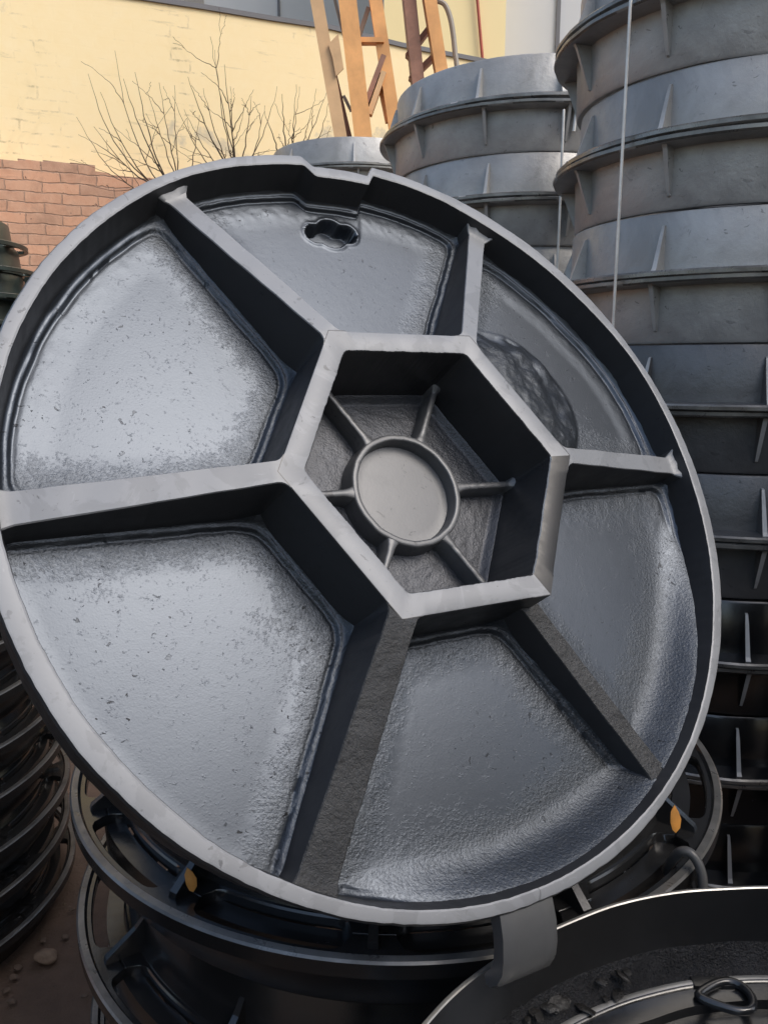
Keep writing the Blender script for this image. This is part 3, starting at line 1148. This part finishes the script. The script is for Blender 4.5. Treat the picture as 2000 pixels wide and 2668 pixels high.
# ------------------------------------------------------------------ small things
# bent hose loop
pts = []
for u, v, y in [(1738, 2275, 0.72), (1750, 2240, 0.71), (1772, 2219, 0.70), (1796, 2222, 0.695), (1815, 2245, 0.69), (1826, 2275, 0.685), (1830, 2310, 0.68), (1830, 2350, 0.675)]:
    pts.append(at(u, v, y))


def smooth_pts(p, n=6):
    out = []
    for i in range(len(p) - 1):
        a, b, c, d = p[max(0, i - 1)], p[i], p[i + 1], p[min(len(p) - 1, i + 2)]
        for k in range(n):
            t = k / n
            out.append(0.5 * ((2 * b) + (c - a) * t + (2 * a - 5 * b + 4 * c - d) * t * t + (3 * b - a - 3 * c + d) * t ** 3))
    out.append(p[-1])
    return out


g = Geo()
g.tube(smooth_pts(pts), 0.0048, 12)
tag(g.obj('rubber_hose', M_hose), 'bent grey hose loop between the slotted ring and the lower right frame', 'hose')


def leaf(u, v, y, w, h, ang, label):
    c = at(u, v, y)
    g = Geo()
    out = [(0, -1), (0.45, -0.7), (0.62, -0.1), (0.4, 0.5), (0.05, 1), (-0.35, 0.55), (-0.45, -0.2), (-0.3, -0.75)]
    ca, sa = math.cos(ang), math.sin(ang)
    fv, bv = [], []
    for x, z in out:
        X, Z = x * w * ca - z * h * sa, x * w * sa + z * h * ca
        fv.append(c + Vector((X, 0.25 * Z + 0.002 * x, Z)))
        bv.append(c + Vector((X, 0.25 * Z + 0.002 * x + 0.0008, Z)))
    n = len(out)
    mid = c + Vector((0, -0.002, 0))
    g.add([mid] + fv + bv, [(0, 1 + i, 1 + (i + 1) % n) for i in range(n)] + [tuple(n + 1 + i for i in range(n))] +
          [(1 + i, n + 1 + i, n + 1 + (i + 1) % n, 1 + (i + 1) % n) for i in range(n)])
    tag(g.obj('fallen_leaf', M_leaf), label, 'leaf', 'orange leaves on the black frames')


leaf(495, 2293, 0.660, 0.0095, 0.0115, 0.3, 'small orange leaf caught on the slotted ring below the cover, lower left')
leaf(1757, 2134, 0.715, 0.011, 0.0135, 0.05, 'small orange leaf on the slotted ring at the lower right of the cover')


# tie wires down the stacks
def tie(u, v, cx, cy, r, z0, z1, label, wid):
    d = at(u, v, 1.0)
    dx, dy = d.x, 1.0
    A = dx * dx + dy * dy
    Bq = -2 * (dx * cx + dy * cy)
    Cq = cx * cx + cy * cy - r * r
    t = (-Bq - math.sqrt(max(0, Bq * Bq - 4 * A * Cq))) / (2 * A)
    x, y = dx * t, dy * t
    ang = math.atan2(y - cy, x - cx)
    g = Geo()
    n = 40
    pts = []
    for i in range(n + 1):
        z = z0 + (z1 - z0) * i / n
        rr = r
        aa = ang
        pts.append((cx + rr * math.cos(aa), cy + rr * math.sin(aa), z))
    g.tube(pts, wid, 8)
    tag(g.obj('tie_wire', M_steel), label, 'wire', 'tie wires on the frame stacks')


tie(1620, 400, S_X, S_Y, S_R + 0.013, CAM_Z + 0.80, CAM_Z - 0.03, 'thin pale tie wire hanging down the front of the tall right stack', 0.0026)
tie(1460, 480, M_X, M_Y, 0.432, CAM_Z + 0.60, CAM_Z + 0.1, 'thin pale tie wire hanging down the shorter stack by the mast', 0.0034)
g = Geo()
hk = [at(1484, 256, 2.09), at(1492, 251, 2.075), at(1499, 256, 2.07), at(1501, 275, 2.07), at(1497, 310, 2.07), at(1493, 343, 2.07)]
g.tube(smooth_pts(hk), 0.005, 8)
tag(g.obj('wire_hook', M_steel), 'pale bent hook over the upper flange of the shorter grey stack', 'hook')


# ------------------------------------------------------------------ background walls
W_DIR = Vector((0.93, 0.37, 0)).normalized()
W_N = Vector((W_DIR.y, -W_DIR.x, 0))         # towards the camera
W_ANG = math.atan2(W_DIR.y, W_DIR.x)


def on_wall(u, v, p0):
    d = at(u, v, 1.0) - Vector((0, 0, CAM_Z))
    o = Vector((0, 0, CAM_Z))
    t = (p0 - o).dot(W_N) / d.dot(W_N)
    P = o + d * t
    return (P - p0).dot(W_DIR), P.z


P_br = Vector((-1.75, 4.05, 0))
P_ye = P_br - W_N * 0.16


def wall(name, p0, top, thick, mat, label, bottom=0.0):
    """upright wall with an outlined top: top = [(s, z)...] along the wall"""
    t = thing(name, label, 'wall', p0, (0, 0, W_ANG))
    g = Geo()
    n = len(top)
    f = [(s, 0, z) for s, z in top] + [(top[-1][0], 0, bottom), (top[0][0], 0, bottom)]
    b = [(s, thick, z) for s, y, z in f]
    m = len(f)
    g.add(f + b, [tuple(range(m)), tuple(range(2 * m - 1, m - 1, -1))] + [(i, m + i, m + (i + 1) % m, (i + 1) % m) for i in range(m)])
    g.obj('masonry', mat, t, smooth=False)
    return t


# old brick wall with a stepped broken top
bt = [(-14, on_wall(0, 404, P_br)[1])]
for u0, u1, v in [(-60, 46, 408), (46, 112, 413), (112, 183, 417), (183, 248, 423), (248, 286, 446), (286, 378, 455), (378, 470, 462), (470, 640, 480), (640, 1000, 520)]:
    s0, z0 = on_wall(u0, v, P_br)
    s1, z1 = on_wall(u1, v, P_br)
    bt += [(s0 + 0.001, z0), (s1 - 0.001, z0 - 0.004)]
bt += [(14, bt[-1][1])]
wall('brick_wall', P_br, bt, 0.13, M_brick, 'low old red brick wall with a stepped broken top at the left')
yt = []
for u, v in [(-900, -190), (360, -2), (520, 22), (700, 52), (860, 76), (1045, 122), (1400, 190)]:
    s, z = on_wall(u, v, P_ye)
    yt.append((s, z))
wy = wall('yellow_wall', P_ye, yt, 0.2, M_yellow, 'long yellow painted masonry wall with faint brick joints and a sloping top')
g = Geo()
cp = [(s, z) for s, z in yt]
rows = [[(s, y, z + dz) for s, z in cp] for (y, dz) in ((-0.012, -0.004), (-0.012, 0.02), (0.212, 0.02), (0.212, -0.004), (-0.012, -0.004))]
g.grid(rows)
g.obj('coping', M_seam, wy, smooth=False)

# grey clad shed behind the yellow wall
sy = 8.0
sh = thing('grey_shed', 'tall grey metal clad building behind the yellow wall', 'building', (0, sy, 0))
a, b_ = at(-900, 0, sy), at(1120, 0, sy)
g = Geo()
g.box(((a.x + b_.x) / 2, 3, 4), (b_.x - a.x, 6, 8))
g.obj('cladding', M_clad, sh, smooth=False)
for u in (727, 1030, 200):
    p = at(u, 40, sy)
    g = Geo()
    g.box((p.x, -0.008, 4), (0.022, 0.016, 8))
    g.obj('seam', M_seam, sh, smooth=False)
p0, p1 = at(415, 0, sy), at(531, 0, sy)
g = Geo()
g.box(((p0.x + p1.x) / 2, -0.015, 4.0), (p1.x - p0.x, 0.03, 7.9))
g.obj('brown_panel', M_brown, sh, smooth=False)

# pale yellow building and grey hall to the right
by = 6.2
a, b_ = at(1000, 0, by), at(1318, 0, by)
yb = thing('yellow_building', 'pale yellow rendered building beside the orange mast', 'building', ((a.x + b_.x) / 2, by, 0))
g = Geo()
g.box((0, 1.2, 3.5), (b_.x - a.x, 2.4, 7))
g.obj('wall', M_yellow2, yb, smooth=False)
p = at(1250, 80, by)
g = Geo()
q0, q1 = at(1236, -60, by), at(1256, 170, by)
g.tube([Vector((q0.x - yb.location.x, -0.03, q0.z)), Vector((q1.x - yb.location.x, -0.03, q1.z)), Vector((q1.x - yb.location.x + 0.02, -0.03, 0.3))], 0.011, 8)
g.obj('red_pipe', simple('red_pipe', (0.35, 0.06, 0.03), 0.5), yb)
hy = 6.6
a, b_ = at(1318, 0, by), at(3200, 0, hy)
gh = thing('grey_hall', 'light grey panelled hall at the upper right behind the frame stacks', 'building', (0, hy, 0))
g = Geo()
g.box(((a.x + 0.004 + b_.x) / 2, 3, 4), (b_.x - a.x - 0.004, 6, 8))
g.obj('cladding', M_clad, gh, smooth=False)
for u in (1452, 1640, 1830):
    p = at(u, 60, hy)
    g = Geo()
    g.box((p.x, -0.01, 4), (0.03, 0.02, 7.98))
    g.obj('seam', M_seam, gh, smooth=False)

# ------------------------------------------------------------------ orange lattice mast
cy_ = 3.35
mast = thing('lattice_mast', 'orange painted steel lattice mast rising behind the stacks', 'crane', (at(960, 340, cy_).x, cy_, 0))
mo = mast.location.copy()


def mp(u, v, dy=0.0):
    return at(u, v, cy_ + dy) - mo


def down(u0, v0, u1, v1, dy, w, h, name, mat, zend=None):
    """a straight member through two pixels of the photograph, carried on down to the soil"""
    a, b = mp(u0, v0, dy), mp(u1, v1, dy)
    if zend is not None:
        t = (zend - a.z) / (b.z - a.z)
        b = a + (b - a) * t
    t2 = (3.6 - a.z) / (b.z - a.z)
    if t2 < 0:
        a = a + (b - a) * t2
    g = Geo()
    g.beam(a, b, w, h)
    return g.obj(name, mat, mast, smooth=False)


down(825, 0, 886, 350, 0.0, 0.035, 0.05, 'leg', M_pale, 0.0)
down(850, 120, 905, 350, 0.06, 0.03, 0.03, 'leg', M_orange_dk, 0.0)
down(905, 0, 945, 350, 0.02, 0.085, 0.07, 'leg', M_orange, 0.0)
down(978, 0, 1030, 345, 0.05, 0.055, 0.05, 'leg', M_orange, 0.0)
down(1065, 0, 1100, 345, 0.22, 0.125, 0.05, 'leg', M_orange_dk, 0.0)
down(1118, 0, 1150, 200, 0.16, 0.075, 0.05, 'leg', M_orange, 0.0)


def brace(u0, v0, u1, v1, dy, w, h, mat, name='brace'):
    g = Geo()
    g.beam(mp(u0, v0, dy), mp(u1, v1, dy), w, h)
    g.obj(name, mat, mast, smooth=False)


brace(930, 108, 1000, 108, 0.03, 0.04, 0.018, M_orange)
brace(1000, 150, 955, 270, 0.05, 0.06, 0.02, M_orange_dk)
brace(962, 300, 1000, 190, 0.03, 0.04, 0.02, M_pale)
brace(985, 200, 1010, 320, 0.07, 0.02, 0.02, M_orange)
brace(960, 20, 930, 110, 0.08, 0.016, 0.016, M_brown)
brace(1060, 150, 1130, 60, 0.24, 0.05, 0.02, M_orange_dk)
brace(1068, 210, 1128, 150, 0.24, 0.05, 0.02, M_orange_dk)
brace(872, 0, 900, 110, 0.04, 0.012, 0.012, M_brown)
brace(915, 290, 895, 250, 0.04, 0.012, 0.012, M_brown)
# gusset plate bolted to the left legs
g = Geo()
pl = [(855, 115), (881, 88), (895, 178), (875, 198), (866, 150)]
fv = [mp(u, v, -0.03) for u, v in pl]
bv = [p + Vector((0, 0.008, 0)) for p in fv]
n = len(pl)
g.add(fv + bv, [tuple(range(n)), tuple(range(2 * n - 1, n - 1, -1))] + [(i, n + i, n + (i + 1) % n, (i + 1) % n) for i in range(n)])
g.obj('gusset_plate', M_pale, mast, smooth=False)
g = Geo()
g.tube(smooth_pts([at(1138, 2, 3.6), at(1158, 12, 3.6), at(1172, 45, 3.6), at(1180, 90, 3.6), at(1185, 140, 3.6), at(1192, 230, 3.6), at(1205, 700, 3.6), Vector((at(1215, 700, 3.6).x, 3.6, 0.0))]), 0.011, 8)
tag(g.obj('grey_cable', M_brown), 'dark cable curving down from the orange mast against the pale yellow building', 'cable')

# ------------------------------------------------------------------ bare shrubs in front of the yellow wall


def shrub(fork, stems, y, label, seed):
    """a bare trunk up to a fork, then long thin whips fanning out"""
    rnd = random.Random(seed)
    fk = at(fork[0], fork[1], y)
    base = Vector((fk.x + 0.05, y, 0.0))
    t = thing('bare_shrub', label, 'shrub', base, group='bare shrubs before the yellow wall')
    fk = fk - base
    g = Geo()
    pts = [Vector((0, 0, 0)).lerp(fk, i / 12) + Vector((rnd.uniform(-.01, .01), rnd.uniform(-.01, .01), 0)) * (0 < i < 12) for i in range(13)]
    g.tube(pts, [0.013 - 0.006 * i / 12 for i in range(13)], 7)
    g.obj('trunk', M_twig, t)
    g = Geo()

    def whip(p0, p1, r0, depth, bend):
        n = 14
        d = p1 - p0
        side = Vector((-d.z, 0, d.x)).normalized() * bend
        out = []
        for i in range(n + 1):
            s_ = i / n
            p = p0.lerp(p1, s_) + side * math.sin(math.pi * s_) * d.length
            p += Vector((rnd.uniform(-1, 1), rnd.uniform(-1, 1), rnd.uniform(-.5, .5))) * 0.004 * (0 < i < n)
            out.append(p)
        g.tube(out, [max(0.0008, r0 * (1 - 0.85 * i / n)) for i in range(n + 1)], 5)
        if depth:
            for q in range(rnd.randint(1, 3) if depth == 2 else rnd.randint(0, 1)):
                i = rnd.randint(3, n - 3)
                dd = (out[i + 1] - out[i]).normalized()
                a = rnd.choice((-1, 1)) * rnd.uniform(0.35, 0.9)
                v = Vector((dd.x * math.cos(a) - dd.z * math.sin(a), dd.y + rnd.uniform(-.3, .3), dd.x * math.sin(a) + dd.z * math.cos(a))).normalized()
                L = rnd.uniform(0.12, 0.45) * d.length
                whip(out[i], out[i] + v * L, r0 * 0.5, depth - 1, rnd.uniform(-.1, .1))
    for (u, v) in stems:
        tip = at(u, v, y + rnd.uniform(-0.12, 0.12)) - base
        start = Vector((0, 0, 0)).lerp(fk, rnd.uniform(0.93, 1.0))
        lean = (tip.x - start.x)
        whip(start, tip, rnd.uniform(0.003, 0.005), 2, -0.13 * max(-1, min(1, lean * 2)) + rnd.uniform(-.02, .02))
    g.obj('branches', M_twig, t)


shrub((470, 490), [(230, 192), (300, 132), (352, 188), (200, 305), (385, 240), (455, 222), (262, 240), (322, 205), (415, 215), (520, 300), (245, 330)], 3.75, 'wide bare shrub of thin dark twigs before the yellow wall, over the brick wall', 3)
shrub((620, 450), [(548, 95), (585, 168), (490, 200), (722, 225), (655, 250), (560, 130), (450, 250), (530, 230), (600, 225), (690, 275), (480, 285)], 3.8, 'tall bare shrub with an upright forked stem in the middle of the yellow wall', 5)
shrub((752, 440), [(772, 220), (780, 226), (852, 235), (858, 260), (690, 290), (735, 245), (812, 280), (862, 330)], 3.7, 'low bare shrub with paired slanting stems left of the orange mast', 8)

# ------------------------------------------------------------------ bits on the left
p = at(78, 745, 3.3)
g = Geo()
g.box((0, 0, p.z / 2 - 0.03), (0.1, 0.12, p.z - 0.06), taper=0.95)
g.box((0.012, 0, p.z), (0.085, 0.11, 0.06), taper=0.9)
o = g.obj('iron_post', M_green, smooth=False)
o.location = (p.x + 0.03, p.y, 0)
tag(o, 'dark squat iron post with a cap before the brick wall, left of the cover', 'post')

# stones on the soil, lower left
rnd = random.Random(4)
g = Geo()
for i in range(160):
    x, y = rnd.uniform(-0.9, -0.2), rnd.uniform(0.55, 1.4)
    s = rnd.uniform(0.002, 0.007)
    bm = bmesh.new()
    bmesh.ops.create_icosphere(bm, subdivisions=1, radius=1)
    ph = rnd.uniform(0, 99)
    vs = []
    for v in bm.verts:
        d = 1 + 0.5 * n3(v.co.x + ph, v.co.y, v.co.z)
        vs.append((x + v.co.x * d * s * 1.3, y + v.co.y * d * s, 0.0 + v.co.z * d * s * 0.6))
    g.add(vs, [[v.index for v in f.verts] for f in bm.faces])
    bm.free()
st = g.obj('gravel', simple('soil_stones', (0.11, 0.075, 0.052), 0.85, 0, 0.4, 40, 0.2))
st['kind'] = 'stuff'
p = at(100, 2405, 1.0)
g = Geo()
bm = bmesh.new()
bmesh.ops.create_icosphere(bm, subdivisions=3, radius=1)
vs = []
for v in bm.verts:
    d = 1 + 0.3 * n3(v.co.x * 1.3, v.co.y * 1.3, v.co.z * 1.3)
    vs.append((v.co.x * d * 0.021, v.co.y * d * 0.014, 0.006 + v.co.z * d * 0.011))
g.add(vs, [[v.index for v in f.verts] for f in bm.faces])
bm.free()
o = g.obj('stone', simple('buff_stone', (0.2, 0.14, 0.095), 0.85, 0, 0.2, 60, 0.3))
d = at(122, 2500, 1.0) - Vector((0, 0, CAM_Z))
tt = -CAM_Z / d.z
o.location = (d.x * tt, d.y * tt, 0.0)
tag(o, 'small buff stone lying on the brown soil at the lower left', 'stone')
